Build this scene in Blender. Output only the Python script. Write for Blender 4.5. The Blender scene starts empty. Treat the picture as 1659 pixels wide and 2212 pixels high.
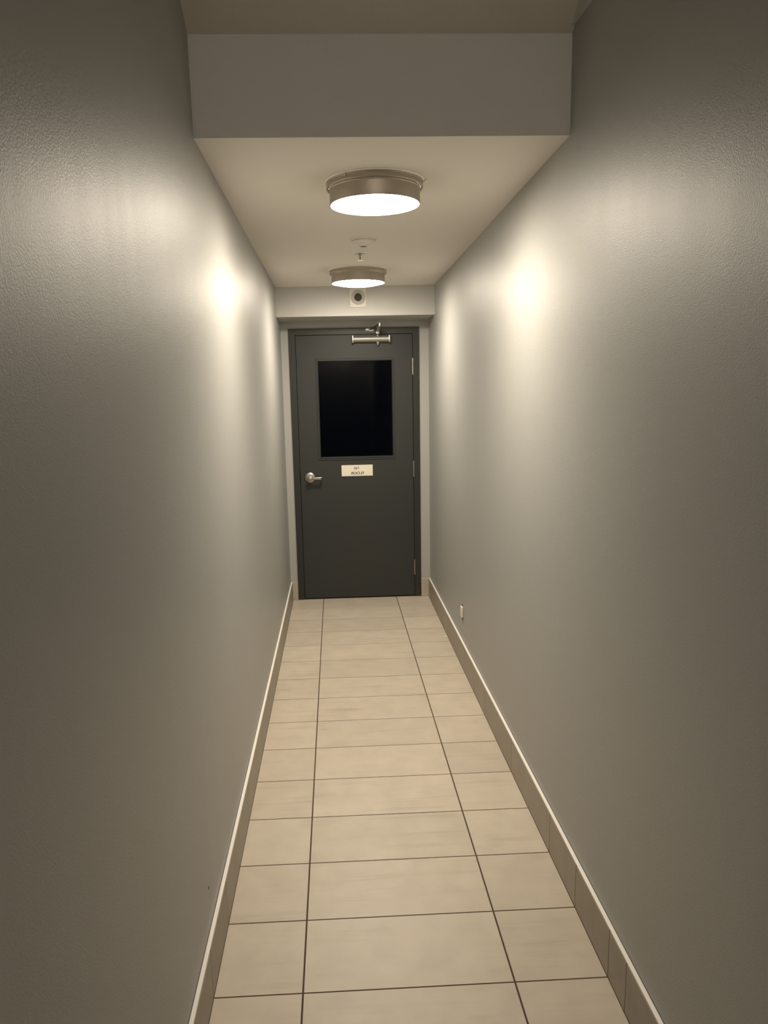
import bpy, bmesh, math, random
from mathutils import Vector, Matrix

S = bpy.context.scene
COL = S.collection
random.seed(4)

# ------------------------------------------------------------------ camera, world, exposure
RIGHT = Vector((0.99874072, -0.04546405, -0.02121325))
UP = Vector((0.0293459, 0.18645508, 0.98202511))
FWD = Vector((0.04069152, 0.98141099, -0.18755446))
cam_data = bpy.data.cameras.new('camera')
cam = bpy.data.objects.new('camera', cam_data)
COL.objects.link(cam)
rot = Matrix((RIGHT, UP, -FWD)).transposed()
cam.matrix_world = Matrix.Translation((0.13996, 0.0, 1.68007)) @ rot.to_4x4()
cam_data.sensor_fit = 'VERTICAL'
cam_data.sensor_height = 24.0
cam_data.lens = 24.0 * 1640.03 / 2212.0
cam_data.shift_x = 31.136 / 2212.0
cam_data.shift_y = 58.915 / 2212.0
cam_data.clip_start = 0.02
S.camera = cam

world = bpy.data.worlds.new('night')
S.world = world
world.use_nodes = True
world.node_tree.nodes['Background'].inputs[0].default_value = (0.25, 0.45, 1.0, 1)
world.node_tree.nodes['Background'].inputs[1].default_value = 0.0015

S.view_settings.view_transform = 'Standard'
S.view_settings.look = 'None'
S.view_settings.gamma = 1.0
S.view_settings.exposure = 0.0
S.view_settings.use_curve_mapping = False

LAMP_COLOR = (1.0, 0.88, 0.715)
LAMP_POWER = 108.0
REAR_FILL_POWER = 215.0

# ------------------------------------------------------------------ measures (metres)
WL, WR = -0.2683, 0.8989          # wall faces
Y0, PITCH = 1.8995, 0.3075        # tile rows
G = 0.6125                        # distance between the two long joints
YH = 2.5356                       # front of the dropped ceiling
ZC = 2.4618                       # dropped ceiling
ZT = 2.7492                       # where the stair soffit starts
YB, ZB = 5.809, 2.2467            # beam over the door recess
YD = 6.187                        # end wall
SL = math.tan(math.radians(30))
REAR = -4.2
ZR = 3.3                          # flat ceiling of the rear hall

# ------------------------------------------------------------------ materials
def newmat(name):
    m = bpy.data.materials.new(name)
    m.use_nodes = True
    nt = m.node_tree
    return m, nt, nt.nodes['Principled BSDF']

def N(nt, kind, **kw):
    n = nt.nodes.new(kind)
    for k, v in kw.items():
        setattr(n, k, v)
    return n

def simple(name, col, rough=0.5, metal=0.0, **inp):
    m, nt, b = newmat(name)
    b.inputs['Base Color'].default_value = (*col, 1)
    b.inputs['Roughness'].default_value = rough
    b.inputs['Metallic'].default_value = metal
    for k, v in inp.items():
        b.inputs[k.replace('_', ' ')].default_value = v
    return m

def paint(name, col, rough, bump, scale=260.0, streak=0.0, spec=0.5):
    """rolled wall paint: fine orange peel, faint long roller marks"""
    m, nt, b = newmat(name)
    L = nt.links.new
    geo = N(nt, 'ShaderNodeNewGeometry')
    n1 = N(nt, 'ShaderNodeTexNoise'); n1.inputs['Scale'].default_value = scale
    n1.inputs['Detail'].default_value = 3.0
    L(geo.outputs['Position'], n1.inputs['Vector'])
    bp = N(nt, 'ShaderNodeBump'); bp.inputs['Strength'].default_value = bump
    bp.inputs['Distance'].default_value = 0.0012
    L(n1.outputs['Fac'], bp.inputs['Height'])
    L(bp.outputs['Normal'], b.inputs['Normal'])
    if streak:
        mp = N(nt, 'ShaderNodeMapping'); mp.inputs['Scale'].default_value = (1, 7.0, 0.25)
        n2 = N(nt, 'ShaderNodeTexNoise'); n2.inputs['Scale'].default_value = 1.6
        n2.inputs['Detail'].default_value = 4.0
        L(geo.outputs['Position'], mp.inputs['Vector']); L(mp.outputs['Vector'], n2.inputs['Vector'])
        mr = N(nt, 'ShaderNodeMapRange')
        mr.inputs['From Min'].default_value = 0.3; mr.inputs['From Max'].default_value = 0.7
        mr.inputs['To Min'].default_value = rough - streak; mr.inputs['To Max'].default_value = rough + streak
        L(n2.outputs['Fac'], mr.inputs['Value']); L(mr.outputs['Result'], b.inputs['Roughness'])
    else:
        b.inputs['Roughness'].default_value = rough
    b.inputs['Base Color'].default_value = (*col, 1)
    b.inputs['Specular IOR Level'].default_value = spec
    return m

def tile_mat(name, c_light, c_dark, vert=False, rough=0.42):
    """beige porcelain with long faint veins; each tile gets its own piece of the pattern"""
    m, nt, b = newmat(name)
    L = nt.links.new
    tc = N(nt, 'ShaderNodeTexCoord')
    oi = N(nt, 'ShaderNodeObjectInfo')
    off = N(nt, 'ShaderNodeVectorMath', operation='SCALE'); off.inputs['Scale'].default_value = 7.3
    L(oi.outputs['Location'], off.inputs[0])
    add = N(nt, 'ShaderNodeVectorMath', operation='ADD')
    L(tc.outputs['Object'], add.inputs[0]); L(off.outputs[0], add.inputs[1])
    mp = N(nt, 'ShaderNodeMapping')
    mp.inputs['Rotation'].default_value = (0, 0, math.radians(0 if vert else -3))
    mp.inputs['Scale'].default_value = (1, 30, 0.8) if vert else (1.1, 17, 1)
    L(add.outputs[0], mp.inputs['Vector'])
    v = N(nt, 'ShaderNodeTexNoise'); v.inputs['Scale'].default_value = 1.3
    v.inputs['Detail'].default_value = 6.0; v.inputs['Roughness'].default_value = 0.62
    v.inputs['Distortion'].default_value = 0.5
    L(mp.outputs['Vector'], v.inputs['Vector'])
    r1 = N(nt, 'ShaderNodeMapRange')
    r1.inputs['From Min'].default_value = 0.52; r1.inputs['From Max'].default_value = 0.78
    L(v.outputs['Fac'], r1.inputs['Value'])
    # patches where veins fade out
    pn = N(nt, 'ShaderNodeTexNoise'); pn.inputs['Scale'].default_value = 3.2
    L(add.outputs[0], pn.inputs['Vector'])
    r2 = N(nt, 'ShaderNodeMapRange')
    r2.inputs['From Min'].default_value = 0.42; r2.inputs['From Max'].default_value = 0.64
    L(pn.outputs['Fac'], r2.inputs['Value'])
    mul = N(nt, 'ShaderNodeMath', operation='MULTIPLY')
    L(r1.outputs['Result'], mul.inputs[0]); L(r2.outputs['Result'], mul.inputs[1])
    mx = N(nt, 'ShaderNodeMix', data_type='RGBA')
    mx.inputs['A'].default_value = (*c_light, 1); mx.inputs['B'].default_value = (*c_dark, 1)
    L(mul.outputs[0], mx.inputs['Factor'])
    # soft blotches and a little tone difference between tiles
    bn = N(nt, 'ShaderNodeTexNoise'); bn.inputs['Scale'].default_value = 9.0; bn.inputs['Detail'].default_value = 5.0
    L(add.outputs[0], bn.inputs['Vector'])
    r3 = N(nt, 'ShaderNodeMapRange')
    r3.inputs['From Min'].default_value = 0.3; r3.inputs['From Max'].default_value = 0.7
    r3.inputs['To Min'].default_value = 0.93; r3.inputs['To Max'].default_value = 1.05
    L(bn.outputs['Fac'], r3.inputs['Value'])
    r4 = N(nt, 'ShaderNodeMapRange')
    r4.inputs['To Min'].default_value = 0.95; r4.inputs['To Max'].default_value = 1.04
    L(oi.outputs['Random'], r4.inputs['Value'])
    m2 = N(nt, 'ShaderNodeMath', operation='MULTIPLY')
    L(r3.outputs['Result'], m2.inputs[0]); L(r4.outputs['Result'], m2.inputs[1])
    sc = N(nt, 'ShaderNodeVectorMath', operation='SCALE')
    L(mx.outputs['Result'], sc.inputs[0]); L(m2.outputs[0], sc.inputs['Scale'])
    L(sc.outputs[0], b.inputs['Base Color'])
    fb = N(nt, 'ShaderNodeTexNoise'); fb.inputs['Scale'].default_value = 300.0
    L(tc.outputs['Object'], fb.inputs['Vector'])
    bp = N(nt, 'ShaderNodeBump'); bp.inputs['Strength'].default_value = 0.08; bp.inputs['Distance'].default_value = 0.0006
    L(fb.outputs['Fac'], bp.inputs['Height']); L(bp.outputs['Normal'], b.inputs['Normal'])
    b.inputs['Roughness'].default_value = rough
    return m

def brushed(name, col, rough, axis='z'):
    m, nt, b = newmat(name)
    L = nt.links.new
    tc = N(nt, 'ShaderNodeTexCoord')
    mp = N(nt, 'ShaderNodeMapping')
    mp.inputs['Scale'].default_value = {'z': (3, 3, 600), 'x': (4, 600, 600)}[axis]
    L(tc.outputs['Object'], mp.inputs['Vector'])
    n = N(nt, 'ShaderNodeTexNoise'); n.inputs['Scale'].default_value = 1.0
    L(mp.outputs['Vector'], n.inputs['Vector'])
    r = N(nt, 'ShaderNodeMapRange')
    r.inputs['To Min'].default_value = rough - 0.06; r.inputs['To Max'].default_value = rough + 0.08
    L(n.outputs['Fac'], r.inputs['Value']); L(r.outputs['Result'], b.inputs['Roughness'])
    b.inputs['Base Color'].default_value = (*col, 1)
    b.inputs['Metallic'].default_value = 1.0
    return m

M = {}
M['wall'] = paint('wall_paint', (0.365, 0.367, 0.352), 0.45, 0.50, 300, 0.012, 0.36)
M['wall_dimmed'] = paint('wall_paint_dimmed', (0.40, 0.40, 0.38), 0.55, 0.3, 300)  # wall paint copy, tone lowered so the end wall looks less lit
M['wall_lifted'] = paint('wall_paint_lifted', (0.53, 0.525, 0.505), 0.55, 0.3, 300)  # wall paint copy, lightened so the bulkhead looks better lit
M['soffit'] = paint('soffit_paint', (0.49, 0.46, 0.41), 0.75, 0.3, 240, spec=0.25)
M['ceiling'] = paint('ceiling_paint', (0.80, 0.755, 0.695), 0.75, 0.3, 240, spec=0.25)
M['tile'] = tile_mat('floor_tile', (0.565, 0.50, 0.41), (0.42, 0.365, 0.29))
M['basetile_shaded'] = tile_mat('base_tile_shaded', (0.33, 0.29, 0.235), (0.27, 0.235, 0.185), vert=True, rough=0.5)  # side skirting copy; shade from grazing light put into the colour
M['basetile_lit'] = tile_mat('base_tile_lit', (0.45, 0.40, 0.325), (0.36, 0.31, 0.25), vert=True, rough=0.5)  # same skirting tile, lit copy for the end pieces facing the lamps
M['grout'] = simple('grout', (0.085, 0.055, 0.035), 0.95)
M['caulk'] = simple('dark_joint', (0.06, 0.045, 0.03), 0.9)
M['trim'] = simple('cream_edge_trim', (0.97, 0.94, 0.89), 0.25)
M['door'] = simple('door_paint', (0.036, 0.038, 0.036), 0.45, Specular_IOR_Level=0.3)
M['frame'] = simple('frame_paint', (0.030, 0.032, 0.030), 0.42, Specular_IOR_Level=0.3)
M['gasket'] = simple('black_gap', (0.004, 0.004, 0.004), 0.8)
M['nickel'] = brushed('brushed_nickel', (0.47, 0.42, 0.36), 0.50)
M['steel'] = brushed('satin_steel', (0.42, 0.40, 0.355), 0.33, 'x')
M['chrome'] = simple('chrome', (0.85, 0.83, 0.78), 0.12, 1.0)
M['alu'] = simple('cast_aluminium', (0.45, 0.44, 0.40), 0.48, 0.75)
M['bright'] = simple('polished_plate', (0.95, 0.93, 0.88), 0.35, 0.5)
M['dark'] = simple('dark_metal', (0.05, 0.045, 0.04), 0.4, 0.6)
M['white'] = simple('white_plastic', (0.74, 0.71, 0.65), 0.4)
M['grey'] = simple('grey_plastic', (0.50, 0.47, 0.43), 0.45)
M['eye'] = simple('smoked_dome', (0.05, 0.042, 0.038), 0.12)
M['slot'] = simple('dark_recess', (0.09, 0.075, 0.06), 0.7)
M['ink'] = simple('black_letters', (0.05, 0.042, 0.03), 0.6)
M['bulb'] = simple('red_glass_bulb', (0.10, 0.012, 0.01), 0.15)
M['paper'] = simple('white_scrap', (0.92, 0.88, 0.78), 0.7)
m, nt, b = newmat('sign_plate')
b.inputs['Base Color'].default_value = (0.90, 0.84, 0.72, 1)
b.inputs['Metallic'].default_value = 0.25
b.inputs['Roughness'].default_value = 0.35
M['sign'] = m
m, nt, b = newmat('window_glass')
b.inputs['Base Color'].default_value = (1, 1, 1, 1)
b.inputs['Roughness'].default_value = 0.0
b.inputs['IOR'].default_value = 1.2
b.inputs['Transmission Weight'].default_value = 1.0
M['glass'] = m
m, nt, b = newmat('lit_diffuser')
b.inputs['Base Color'].default_value = (0.9, 0.88, 0.84, 1)
b.inputs['Roughness'].default_value = 0.5
b.inputs['Emission Color'].default_value = (*LAMP_COLOR, 1)
b.inputs['Emission Strength'].default_value = LAMP_POWER
M['lens'] = m
M['lens_rear_fill'] = m.copy()
M['lens_rear_fill'].node_tree.nodes['Principled BSDF'].inputs['Emission Strength'].default_value = REAR_FILL_POWER

# ------------------------------------------------------------------ helpers
def obj(name, bm, mat, parent=None, loc=(0, 0, 0), smooth=False, **props):
    me = bpy.data.meshes.new(name)
    bmesh.ops.recalc_face_normals(bm, faces=bm.faces)
    bm.to_mesh(me); bm.free()
    if smooth:
        for p in me.polygons:
            p.use_smooth = True
        try:
            me.set_sharp_from_angle(angle=math.radians(38))
        except Exception:
            pass
    me.materials.append(M[mat])
    o = bpy.data.objects.new(name, me)
    COL.objects.link(o)
    o.location = loc
    if parent is not None:
        o.parent = parent
    for k, v in props.items():
        o[k] = v
    return o

def empty(name, loc, **props):
    o = bpy.data.objects.new(name, None)
    COL.objects.link(o)
    o.location = loc
    o.empty_display_size = 0.05
    for k, v in props.items():
        o[k] = v
    return o

def box(bm, lo, hi, bev=0.0, seg=2):
    r = bmesh.ops.create_cube(bm, size=1.0)
    vs = r['verts']
    for v in vs:
        v.co = Vector([lo[i] + (v.co[i] + 0.5) * (hi[i] - lo[i]) for i in range(3)])
    if bev > 0:
        es = list({e for v in vs for e in v.link_edges})
        bmesh.ops.bevel(bm, geom=es, offset=bev, segments=seg, affect='EDGES', profile=0.5)
    return bm

def bx(lo, hi, bev=0.0, seg=2):
    return box(bmesh.new(), lo, hi, bev, seg)

def lathe(bm, prof, axis='z', c=(0, 0, 0), seg=64, close=True):
    """prof: list of (radius, height); axis of revolution through c"""
    rings = []
    for r, h in prof:
        if r < 1e-6:
            rings.append([bm.verts.new(_ax(axis, 0, 0, h, c))])
        else:
            rings.append([bm.verts.new(_ax(axis, r * math.cos(2 * math.pi * i / seg), r * math.sin(2 * math.pi * i / seg), h, c)) for i in range(seg)])
    for a, b in zip(rings, rings[1:]):
        if len(a) == 1 and len(b) == 1:
            continue
        for i in range(seg):
            j = (i + 1) % seg
            if len(a) == 1:
                bm.faces.new((a[0], b[i], b[j]))
            elif len(b) == 1:
                bm.faces.new((a[i], b[0], a[j]))
            else:
                bm.faces.new((a[i], b[i], b[j], a[j]))
    return bm

def _ax(axis, u, v, h, c):
    if axis == 'z':
        return (c[0] + u, c[1] + v, c[2] + h)
    if axis == 'y':
        return (c[0] + u, c[1] + h, c[2] + v)
    return (c[0] + h, c[1] + u, c[2] + v)

def lt(prof, axis='z', c=(0, 0, 0), seg=64):
    return lathe(bmesh.new(), prof, axis, c, seg)

def bar(bm, a, b, w, t, bev=0.0):
    """rectangular bar from a to b, w wide (horizontal), t thick"""
    a, b = Vector(a), Vector(b)
    d = (b - a); L = d.length; d.normalize()
    up = Vector((0, 0, 1)) if abs(d.z) < 0.95 else Vector((0, 1, 0))
    s = d.cross(up).normalized(); u = s.cross(d).normalized()
    tmp = bmesh.new(); box(tmp, (-w / 2, 0, -t / 2), (w / 2, L, t / 2), bev)
    mt = Matrix((s, d, u)).transposed().to_4x4(); mt.translation = a
    bmesh.ops.transform(tmp, matrix=mt, verts=tmp.verts)
    me = bpy.data.meshes.new('t'); tmp.to_mesh(me); tmp.free(); bm.from_mesh(me); bpy.data.meshes.remove(me)
    return bm

def prism(pts, axis, lo, hi):
    """extrude a 2-D outline (list of (a,b)) along axis; axis x -> outline (y,z), y -> (x,z), z -> (x,y)"""
    bm = bmesh.new()
    def P(a, b, h):
        return {'x': (h, a, b), 'y': (a, h, b), 'z': (a, b, h)}[axis]
    A = [bm.verts.new(P(a, b, lo)) for a, b in pts]
    B = [bm.verts.new(P(a, b, hi)) for a, b in pts]
    bm.faces.new(A); bm.faces.new(B[::-1])
    for i in range(len(pts)):
        j = (i + 1) % len(pts)
        bm.faces.new((A[i], A[j], B[j], B[i]))
    return bm

def ring(lo, hi, ilo, ihi, y0, y1, bm=None):
    """rectangular frame in the x-z plane, thickness y0..y1"""
    bm = bm or bmesh.new()
    box(bm, (lo[0], y0, lo[1]), (ilo[0], y1, hi[1]))
    box(bm, (ihi[0], y0, lo[1]), (hi[0], y1, hi[1]))
    box(bm, (ilo[0], y0, ihi[1]), (ihi[0], y1, hi[1]))
    if ilo[1] > lo[1] + 1e-6:
        box(bm, (ilo[0], y0, lo[1]), (ihi[0], y1, ilo[1]))
    return bm

ST = dict(kind='structure')

# ------------------------------------------------------------------ walls
TOP = 3.6
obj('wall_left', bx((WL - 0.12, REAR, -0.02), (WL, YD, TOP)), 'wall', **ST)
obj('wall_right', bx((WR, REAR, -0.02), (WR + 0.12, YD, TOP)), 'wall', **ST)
obj('wall_rear', bx((WL - 0.12, REAR - 0.12, -0.02), (WR + 0.12, REAR, TOP)), 'wall', **ST)
# door opening
DX0, DX1, DZ = -0.2076, 0.8212, 2.196          # outside of the steel frame
fb = bmesh.new()
box(fb, (WL - 0.12, YD, -0.02), (DX0 + 0.02, YD + 0.14, TOP))
box(fb, (DX1 - 0.02, YD, -0.02), (WR + 0.12, YD + 0.14, TOP))
box(fb, (DX0 + 0.02, YD, DZ - 0.02), (DX1 - 0.02, YD + 0.14, TOP))
obj('wall_far', fb, 'wall_dimmed', **ST)
# bulkhead: painted front, white underside
hb_ = bx((WL, YH, ZC + 0.012), (WR, YH + 0.12, ZT + 0.35))
box(hb_, (WL, YH, ZC), (WR, YH + 0.002, ZC + 0.012))
obj('wall_header', hb_, 'wall_lifted', **ST)
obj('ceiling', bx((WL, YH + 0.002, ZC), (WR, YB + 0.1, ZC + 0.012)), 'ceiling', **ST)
obj('wall_beam', bx((WL, YB, ZB + 0.004), (WR, YD, ZC)), 'wall_lifted', **ST)
# stair soffit rising towards the viewer
t = 0.1
run = (ZR - ZT) / SL
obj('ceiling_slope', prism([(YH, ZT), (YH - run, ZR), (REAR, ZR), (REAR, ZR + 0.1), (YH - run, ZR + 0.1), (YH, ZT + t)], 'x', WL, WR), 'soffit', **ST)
# thin plaster step along the right wall under the soffit
yE, zE = 2.505, 2.7643
yk = 2.0
obj('trim_1', prism([(yE, zE), (yE, ZT + (YH - yE) * SL), (YH - 1.6, ZT + 1.6 * SL), (YH - 1.6, 2.70)], 'x', WR - 0.0105, WR), 'wall_lifted', **ST)

# ------------------------------------------------------------------ floor: grout bed with single tiles
floor = obj('floor', bx((WL - 0.12, REAR, -0.06), (WR + 0.12, YD + 0.3, -0.0008)), 'grout', **ST)
BW = 0.0147
XL0, XR1 = WL + BW + 0.001, WR - BW - 0.001
JG, JR = 0.0054, 0.0046
cols = [(XL0, -JG / 2), (JG / 2, G - JG / 2), (G + JG / 2, XR1)]
meshes = {}
for k in range(-14, 14):
    y0 = Y0 + k * PITCH + JR / 2
    y1 = Y0 + (k + 1) * PITCH - JR / 2
    if k == 13:
        y1 = YD - 0.001
    for ci, (x0, x1) in enumerate(cols):
        key = (ci, k == 13)
        cx_, cy_ = (x0 + x1) / 2, (y0 + y1) / 2
        if key not in meshes:
            o = obj('tile', bx((x0 - cx_, y0 - cy_, -0.006), (x1 - cx_, y1 - cy_, 0.0), 0.0004, 1), 'tile', floor, (cx_, cy_, 0))
            meshes[key] = o.data
        else:
            o = bpy.data.objects.new('tile', meshes[key]); COL.objects.link(o)
            o.parent = floor; o.location = (cx_, cy_, 0)

# ------------------------------------------------------------------ tiled skirting with cream edge trim
BH = 0.1535
def skirting(name, xw, sgn, joints):
    root = empty(name, (xw, 0, 0), **ST)
    lo, hi = sorted((0.0, sgn * BW))
    obj('backing', bx((min(0, sgn * 0.006), REAR, 0.002), (max(0, sgn * 0.006), YD, BH)), 'caulk', root)
    cache = {}
    for a, b_ in zip(joints, joints[1:]):
        Ln = round(b_ - a - 0.003, 4)
        cy = (a + b_) / 2
        if Ln not in cache:
            o = obj('tile', bx((lo, -Ln / 2, 0.0), (hi, Ln / 2, BH - 0.003), 0.0008, 1), 'basetile_shaded', root, (0, cy, 0.0015))
            cache[Ln] = o.data
        else:
            o = bpy.data.objects.new('tile', cache[Ln]); COL.objects.link(o)
            o.parent = root; o.location = (0, cy, 0.0015)
    x0, x1 = sorted((sgn * 0.0012, sgn * (BW - 0.0018)))
    obj('edge_trim', bx((x0, REAR, BH - 0.0012), (x1, YD - 0.0148, BH + 0.0035), 0.0009, 2), 'trim', root, label='pale cream edge trim')
    x0, x1 = sorted((0.0, sgn * 0.0014))
    obj('joint', bx((x0, REAR, BH), (x1, YD - 0.0148, BH + 0.0038)), 'caulk', root, label='dark joint against the wall')
    return root
def js(ks):
    return [REAR] + [Y0 + k * PITCH for k in ks] + [YD - BW - 0.001]
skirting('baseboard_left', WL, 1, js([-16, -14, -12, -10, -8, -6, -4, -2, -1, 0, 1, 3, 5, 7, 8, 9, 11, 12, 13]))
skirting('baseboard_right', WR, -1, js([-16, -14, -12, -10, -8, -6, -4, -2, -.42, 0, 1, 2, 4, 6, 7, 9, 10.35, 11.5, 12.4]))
obj('baseboard_far_left', bx((WL + 0.0005, YD - BW, 0.0015), (DX0 - 0.003, YD, BH), 0.001, 1), 'basetile_lit', **ST)
obj('baseboard_far_right', bx((DX1 + 0.003, YD - BW, 0.0015), (WR - 0.0005, YD, BH), 0.001, 1), 'basetile_lit', **ST)

# ------------------------------------------------------------------ door
D0 = (0.0, YD, 0.0)
door = empty('door_1', D0, **ST)
GX0, GX1, GZ = -0.1560, 0.7695, 2.1455         # centre of the gap around the leaf
# steel frame: face proud of the wall, with returned edge and stop
fr = ring((DX0, 0.002), (DX1, DZ), (GX0 - 0.0015, 0.0), (GX1 + 0.0015, GZ + 0.0015), -0.012, 0.11)
bmesh.ops.remove_doubles(fr, verts=fr.verts, dist=1e-5)
obj('door_frame', fr, 'frame', door, label='slightly darker grey steel frame')
obj('door_stop', ring((GX0 - 0.002, 0.002), (GX1 + 0.002, GZ + 0.002), (GX0 + 0.014, 0.0), (GX1 - 0.014, GZ - 0.014), 0.046, 0.075), 'gasket', door, label='black stop behind the leaf')
obj('threshold', bx((GX0, -0.002, 0.0005), (GX1, 0.07, 0.003)), 'gasket', door)
LX0, LX1, LZ0, LZ1 = GX0 + 0.0018, GX1 - 0.0018, 0.0085, GZ - 0.0022
# leaf with a window opening
WX0, WX1, WZ0, WZ1 = 0.0165, 0.6015, 1.1905, 1.9390
lf = ring((LX0, LZ0), (LX1, LZ1), (WX0 - 0.004, WZ0 - 0.004), (WX1 + 0.004, WZ1 + 0.004), 0.0, 0.044)
leaf = obj('door_leaf', lf, 'door', door)
# glazing bead: a low outer step and a raised inner bead, mitred
def bead(x0, x1, z0, z1, prof, bm):
    """prof: list of (inset from outer edge, y)"""
    loops = []
    for ins, y in prof:
        loops.append([bm.verts.new(c) for c in ((x0 + ins, y, z0 + ins), (x1 - ins, y, z0 + ins), (x1 - ins, y, z1 - ins), (x0 + ins, y, z1 - ins))])
    for a, b_ in zip(loops, loops[1:]):
        for i in range(4):
            j = (i + 1) % 4
            bm.faces.new((a[i], a[j], b_[j], b_[i]))
    return bm
gb = bead(-0.0035, 0.6225, 1.1595, 1.9635, [(0, 0.001), (0, -0.003), (0.0025, -0.005), (0.013, -0.005), (0.0155, -0.0085), (0.0185, -0.0085), (0.0208, -0.004), (0.0208, 0.022)], bmesh.new())
obj('glazing_bead', gb, 'door', leaf)
obj('glass_pane', bx((WX0 - 0.002, 0.018, WZ0 - 0.002), (WX1 + 0.002, 0.024, WZ1 + 0.002)), 'glass', leaf, label='black night-dark glass')
# hinges
for z0, z1 in ((1.828, 1.9545), (1.012, 1.1385), (0.189, 0.3155)):
    hb = bmesh.new()
    n_k = 5
    h = (z1 - z0)
    for i in range(n_k):
        a = i * h / n_k + 0.0006; c_ = (i + 1) * h / n_k - 0.0006
        lathe(hb, [(0, a), (0.0072, a), (0.0072, c_), (0, c_)], 'z', (GX1, -0.0085, z0), 20)
    lathe(hb, [(0, -0.003), (0.004, -0.003), (0.005, 0), (0.005, h), (0.004, h + 0.003), (0, h + 0.003)], 'z', (GX1, -0.0085, z0), 16)
    obj('hinge', hb, 'steel', door, smooth=True, label='satin steel hinge')
# lever handle
hx, hz = -0.0775, 1.0235
rose = lt([(0, 0.001), (0.0425, 0.001), (0.0425, -0.004), (0.0405, -0.009), (0.034, -0.0125), (0.022, -0.0135), (0, -0.0135)], 'y', (hx, 0, hz), 48)
handle = obj('lever_handle', rose, 'steel', door, smooth=True, label='satin steel lever handle on a round rose')
hv = lt([(0, -0.012), (0.0165, -0.012), (0.0155, -0.026), (0.0155, -0.036), (0.021, -0.040), (0.0215, -0.060), (0.020, -0.0635), (0.012, -0.066), (0, -0.0665)], 'y', (hx + 0.003, 0, hz - 0.003), 40)
box(hv, (hx + 0.006, -0.062, hz - 0.0135), (hx + 0.103, -0.048, hz + 0.0075), 0.0035, 3)
box(hv, (hx + 0.089, -0.062, hz - 0.0135), (hx + 0.103, -0.030, hz + 0.0075), 0.0035, 3)
obj('lever', hv, 'steel', handle, smooth=True)
obj('keyhole', lt([(0, -0.0660), (0.006, -0.0660), (0.006, -0.0675), (0, -0.0675)], 'y', (hx + 0.003, 0, hz - 0.003), 20), 'alu', handle)
# dark latch plate on the edge
obj('strike_plate', bx((GX0 - 0.006, -0.0135, 0.985), (GX0 - 0.001, -0.0122, 1.065)), 'gasket', door, label='dark strike edge')

# door closer
cb = bmesh.new()
CX0, CX1, CZ0, CZ1 = 0.290, 0.592, 2.082, 2.132
pts = []
for i in range(9):
    a = math.pi * (i / 8.0)
    pts.append((-0.024 - 0.030 * math.sin(a), (CZ0 + CZ1) / 2 - 0.0245 * math.cos(a)))
prof = [(-0.0005, CZ0)] + pts + [(-0.0005, CZ1)]
closer = obj('door_closer', prism(prof, 'x', CX0 + 0.012, CX1 - 0.012), 'alu', door, smooth=True, label='silver overhead door closer')
for a, c_ in ((CX0, CX0 + 0.0135), (CX1 - 0.0135, CX1)):
    obj('end_cap', bx((a, -0.055, CZ0 - 0.004), (c_, -0.0005, CZ1 + 0.004), 0.003, 2), 'steel', closer, smooth=True, label='bright end cap')
sx = 0.4935
sp = lt([(0, CZ0 - 0.024), (0.005, CZ0 - 0.024), (0.006, CZ0 - 0.016), (0.010, CZ0 - 0.014), (0.013, CZ0 - 0.006), (0.014, CZ0 + 0.002), (0, CZ0 + 0.002)], 'z', (sx, -0.03, 0), 24)
lathe(sp, [(0, CZ1 - 0.002), (0.013, CZ1 - 0.002), (0.012, CZ1 + 0.009), (0.008, CZ1 + 0.014), (0.008, CZ1 + 0.030), (0, CZ1 + 0.030)], 'z', (sx, -0.03, 0), 24)
obj('spindle', sp, 'chrome', closer, smooth=True)
am = bmesh.new()
box(am, (sx - 0.014, -0.046, 2.144), (sx + 0.014, -0.016, 2.163), 0.003)
bar(am, (sx, -0.03, 2.160), (0.4985, -0.232, 2.196), 0.022, 0.007, 0.002)
obj('main_arm', am, 'alu', closer, smooth=True)
ja = lt([(0, -0.012), (0.011, -0.012), (0.011, 0.012), (0.007, 0.017), (0, 0.017)], 'z', (0.4985, -0.232, 2.198), 20)
obj('elbow', ja, 'chrome', closer, smooth=True, label='bright elbow joint')
fa = bmesh.new()
bar(fa, (0.4985, -0.232, 2.206), (0.452, -0.030, 2.186), 0.014, 0.006, 0.0015)
bar(fa, (0.455, -0.034, 2.186), (0.430, -0.024, 2.180), 0.016, 0.008, 0.002)
obj('fore_arm', fa, 'dark', closer)
sh = bmesh.new()
box(sh, (0.398, -0.019, 2.166), (0.466, -0.0125, 2.190), 0.002)
box(sh, (0.402, -0.036, 2.170), (0.424, -0.016, 2.187), 0.003)
obj('arm_bracket', sh, 'alu', closer, smooth=True)

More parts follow.
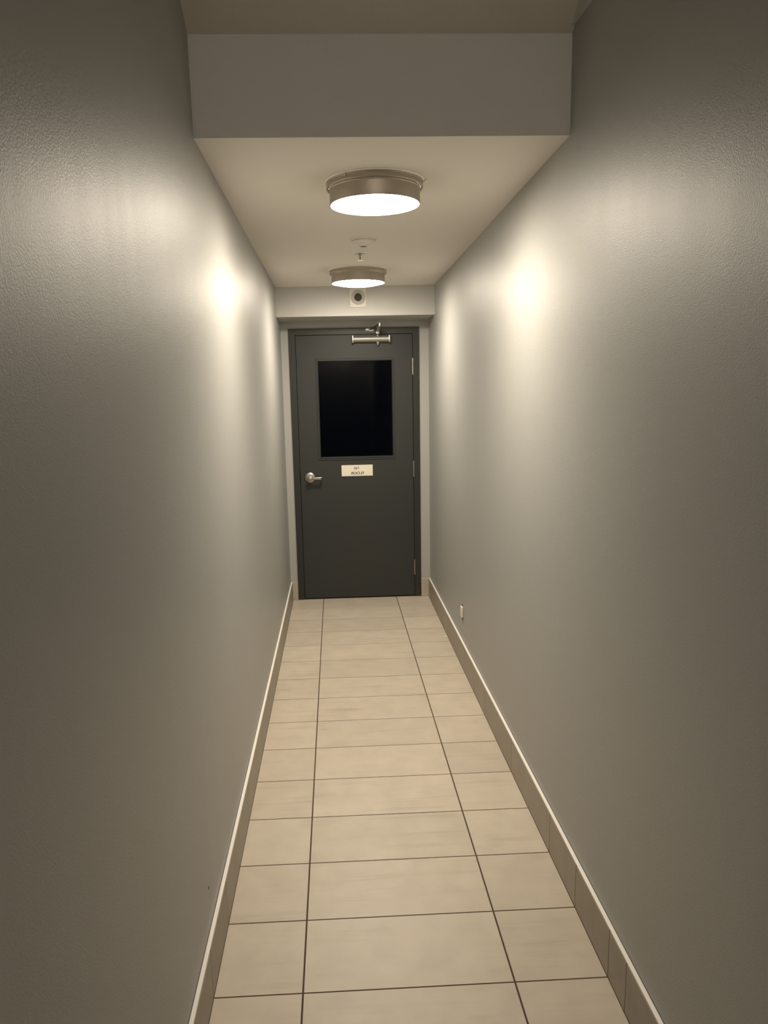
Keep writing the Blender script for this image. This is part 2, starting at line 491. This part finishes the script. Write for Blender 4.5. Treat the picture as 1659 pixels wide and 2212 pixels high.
# ------------------------------------------------------------------ sign on the door (lettering reads mirrored, as in the photograph)
sgx0, sgx1, sgz0, sgz1 = 0.1800, 0.4345, 1.0272, 1.1172
sign = obj('door_sign', bx((sgx0 - 0.307, -0.0042, sgz0 - 1.072), (sgx1 - 0.307, -0.0006, sgz1 - 1.072), 0.0008, 1), 'sign', None,
           (0.307, YD, 1.072), label='pale brushed metal plate with mirrored words on the grey door', category='sign')
def text(body, size, cx, cz, sx_=1.0, space=1.0, name='lettering'):
    cu = bpy.data.curves.new('t', 'FONT')
    cu.body = body; cu.size = size; cu.align_x = 'CENTER'; cu.align_y = 'CENTER'
    cu.extrude = 0.0004; cu.space_character = space; cu.offset = 0.0006
    tmp = bpy.data.objects.new('t', cu); COL.objects.link(tmp)
    bpy.context.view_layer.update()
    me = bpy.data.meshes.new_from_object(tmp.evaluated_get(bpy.context.evaluated_depsgraph_get()))
    bpy.data.objects.remove(tmp); bpy.data.curves.remove(cu)
    bm = bmesh.new(); bm.from_mesh(me); bpy.data.meshes.remove(me)
    for v in bm.verts:
        x, y, z = v.co
        v.co = Vector((cx - x * sx_, -0.0046 - z, cz + y))
    return obj(name, bm, 'ink', sign)
text('1st', 0.0335, -0.003, 0.0210, 0.95, 1.12)
text('FLOOR', 0.0310, 0.002, -0.0225, 1.06, 1.02)

# ------------------------------------------------------------------ ceiling lights
def ceiling_light(x, y, label, tabs, z=ZC, lens='lens'):
    root = empty('ceiling_light', (x, y, z), label=label, category='light', group='round ceiling lights along the corridor')
    # canopy ring with rolled lip
    obj('canopy', lt([(0, -0.0005), (0.179, -0.0005), (0.1822, -0.0022), (0.1830, -0.005), (0.1815, -0.0075), (0.1808, -0.019), (0.1822, -0.0225), (0.1808, -0.0255), (0.1765, -0.0262), (0.174, -0.0235), (0.172, -0.0235)], seg=128),
        'nickel', root, smooth=True)
    obj('rim', lt([(0.1790, -0.0002), (0.1858, -0.0002), (0.1862, -0.0010), (0.1836, -0.0036), (0.1800, -0.0040)], seg=128), 'trim', root, smooth=True, label='thin cream ring added for the bright reflected line at the ceiling')  # added ring; reflected light along the canopy top put into its pale colour
    obj('drum', lt([(0.1710, -0.018), (0.1722, -0.0275), (0.1712, -0.030), (0.1700, -0.031), (0.1700, -0.0805), (0.1692, -0.0825), (0.1672, -0.0825), (0.1662, -0.0805), (0.1662, -0.020)], seg=128),
        'nickel', root, smooth=True)
    pr = []                                   # shallow domed glass
    for i in range(0, 11):
        q = 1 - i / 10.0
        pr.append((0.1662 * q, -0.0800 - 0.0210 * (1 - q ** 2.4)))
    obj('diffuser', lt(pr, seg=128), lens, root, smooth=True, label='glowing white diffuser')
    for a, c_ in tabs:
        ca, sa = math.cos(math.radians(a)), math.sin(math.radians(a))
        kb = bmesh.new()
        if c_ == 'knob':
            bar(kb, (0.180 * ca, 0.180 * sa, -0.013), (0.189 * ca, 0.189 * sa, -0.013), 0.0075, 0.0075, 0.0025)
        else:
            bar(kb, (0.181 * ca, 0.181 * sa, -0.003), (0.196 * ca, 0.196 * sa, -0.0025), 0.010, 0.0035, 0.001)
        obj('retaining_clip', kb, 'chrome', root, smooth=True)
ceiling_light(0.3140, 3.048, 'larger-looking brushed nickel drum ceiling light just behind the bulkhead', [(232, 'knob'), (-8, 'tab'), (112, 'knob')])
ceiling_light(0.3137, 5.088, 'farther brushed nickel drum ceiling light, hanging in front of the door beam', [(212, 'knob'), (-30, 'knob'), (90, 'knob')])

wl_ = empty('rear_fill_light', (0.314, REAR, 2.90), label='added unseen fill globe high on the rear wall, brightening the bulkhead', category='light')  # added unseen light, stands for light reaching the bulkhead from behind
obj('fill_plate', lt([(0, 0.0005), (0.075, 0.0005), (0.075, 0.012), (0.06, 0.02), (0.06, 0.035), (0, 0.035)], 'y', (0, 0, 0), 40), 'nickel', wl_, smooth=True)
gp = [(0.055, 0.034)] + [(0.12 * math.sin(a), 0.145 - 0.12 * math.cos(a)) for a in [math.radians(x) for x in range(30, 180, 15)]] + [(0, 0.265)]
obj('globe', lt(gp, 'y', (0, 0, 0), 40), 'lens_rear_fill', wl_, smooth=True, label='glowing white globe of the added fill light')

# ------------------------------------------------------------------ sprinkler
sp_ = empty('fire_sprinkler', (0.3065, 4.487, ZC), label='small chrome fire sprinkler on the ceiling between the two lights', category='sprinkler')
obj('escutcheon', lt([(0.012, -0.002), (0.014, -0.0045), (0.030, -0.0060), (0.0375, -0.0045), (0.0405, -0.0005)], seg=48), 'bright', sp_, smooth=True)
obj('sprinkler_body', lt([(0.0, -0.0005), (0.012, -0.0005), (0.012, -0.007), (0.0085, -0.009), (0.0085, -0.012), (0.0045, -0.0135), (0, -0.0135)], seg=24), 'alu', sp_, smooth=True)
fm = bmesh.new()
for s in (-1, 1):
    bar(fm, (s * 0.0085, 0, -0.010), (s * 0.0105, 0, -0.024), 0.0032, 0.0032, 0.0006)
    bar(fm, (s * 0.0105, 0, -0.024), (s * 0.002, 0, -0.0385), 0.0030, 0.0030, 0.0006)
obj('yoke', fm, 'chrome', sp_)
obj('glass_bulb', lt([(0, -0.0135), (0.0022, -0.015), (0.0026, -0.025), (0.0022, -0.036), (0, -0.0375)], seg=16), 'bulb', sp_, smooth=True, label='dark red glass bulb')
dfl = bmesh.new()
lathe(dfl, [(0, -0.0380), (0.004, -0.0380), (0.004, -0.0405), (0.008, -0.0408), (0.008, -0.0425), (0, -0.0425)], seg=24)
for i in range(12):
    a = 2 * math.pi * i / 12
    bar(dfl, (0.006 * math.cos(a), 0.006 * math.sin(a), -0.0417), (0.0165 * math.cos(a), 0.0165 * math.sin(a), -0.0405), 0.0052, 0.0014)
obj('deflector', dfl, 'bright', sp_)

# ------------------------------------------------------------------ smoke detector
sd = empty('smoke_detector', (0.3125, 4.128, ZC), label='low white round smoke detector on the ceiling between light and sprinkler', category='detector')
obj('base_plate', lt([(0, -0.0003), (0.0665, -0.0003), (0.0665, -0.0018), (0.0645, -0.0060), (0, -0.008)], seg=64), 'ceiling', sd, smooth=True)
obj('cover', lt([(0.0625, -0.0075), (0.0610, -0.0105), (0.046, -0.018), (0.030, -0.0255), (0.0235, -0.0285), (0.0225, -0.0325), (0.0195, -0.0335), (0.0185, -0.0305), (0, -0.0305)], seg=64), 'ceiling', sd, smooth=True)
obj('sensing_grille', lt([(0.0183, -0.0303), (0.0183, -0.0318), (0, -0.0322)], c=(0, 0, 0), seg=32), 'slot', sd, label='dark sensing opening')

# ------------------------------------------------------------------ motion sensor on the beam
ms = empty('motion_sensor', (0.3345, YB, 2.3795), label='square white motion sensor plate with dark round eye above the door', category='sensor')
obj('plate', bx((-0.0620, -0.0065, -0.0680), (0.0600, -0.0005, 0.0660), 0.0022, 2), 'white', ms, smooth=True)
obj('collar', lt([(0.0525, -0.0060), (0.0525, -0.0085), (0.0495, -0.0125), (0.046, -0.014), (0.034, -0.0185), (0.0315, -0.020), (0.0285, -0.0165), (0, -0.0165)], 'y', (0, 0, 0), 56), 'grey', ms, smooth=True, label='grey round collar')
ey = []
for i in range(9):
    a = i / 8.0 * math.pi / 2
    ey.append((0.0272 * math.cos(a), -0.0160 - 0.0235 * math.sin(a)))
ey[-1] = (0, -0.0395)
obj('eye', lt(ey, 'y', (0, 0, 0), 40), 'eye', ms, smooth=True, label='dark smoked dome eye')

# ------------------------------------------------------------------ outlet on the right wall
ot = empty('wall_outlet', (WR, 4.5245, 0.340), label='small cream electrical outlet low on the right-hand wall', category='outlet')
obj('box_rim', bx((-0.0018, -0.032, -0.055), (-0.0003, 0.032, 0.052), 0.0006, 1), 'wall', ot, label='wall-coloured rim')
obj('receptacle', bx((-0.0135, -0.024, -0.034), (-0.0015, 0.024, 0.034), 0.004, 3), 'white', ot, smooth=True)
for z in (-0.0445, 0.0425):
    obj('screw', lt([(0, -0.0015), (0.0052, -0.0015), (0.0052, -0.0045), (0.003, -0.0058), (0, -0.0058)], 'x', (0, 0.0, z), 16), 'dark', ot, smooth=True, label='dark mounting screw')

# ------------------------------------------------------------------ small bits
bm = bmesh.new()
bmesh.ops.create_icosphere(bm, subdivisions=2, radius=1.0)
for v in bm.verts:
    f = 1 + 0.22 * math.sin(v.co.x * 5 + 1) * math.cos(v.co.y * 4) + 0.1 * math.sin(v.co.z * 7)
    v.co = Vector((v.co.x * 0.0095 * f, v.co.y * 0.0085 * f, (v.co.z * f + 1.0) * 0.0038))
zmin = min(v.co.z for v in bm.verts)
for v in bm.verts:
    v.co.z -= zmin
obj('paper_scrap', bm, 'paper', None, (0.868, 5.06, 0.0002), label='tiny crumpled white paper scrap on the tiles by the right-hand skirting', category='litter')
nb = bmesh.new()
bar(nb, (0, 0.0008, 0.0), (0, -0.0008, -0.0105), 0.0011, 0.0014)
box(nb, (-0.0003, -0.0009, -0.0020), (0.0012, 0.0009, 0.0004), 0.0002, 1)
obj('wall_nail', nb, 'dark', None, (WL + 0.0006, 2.003, 0.2825), label='tiny dark nail stub low on the left-hand wall', category='nail')
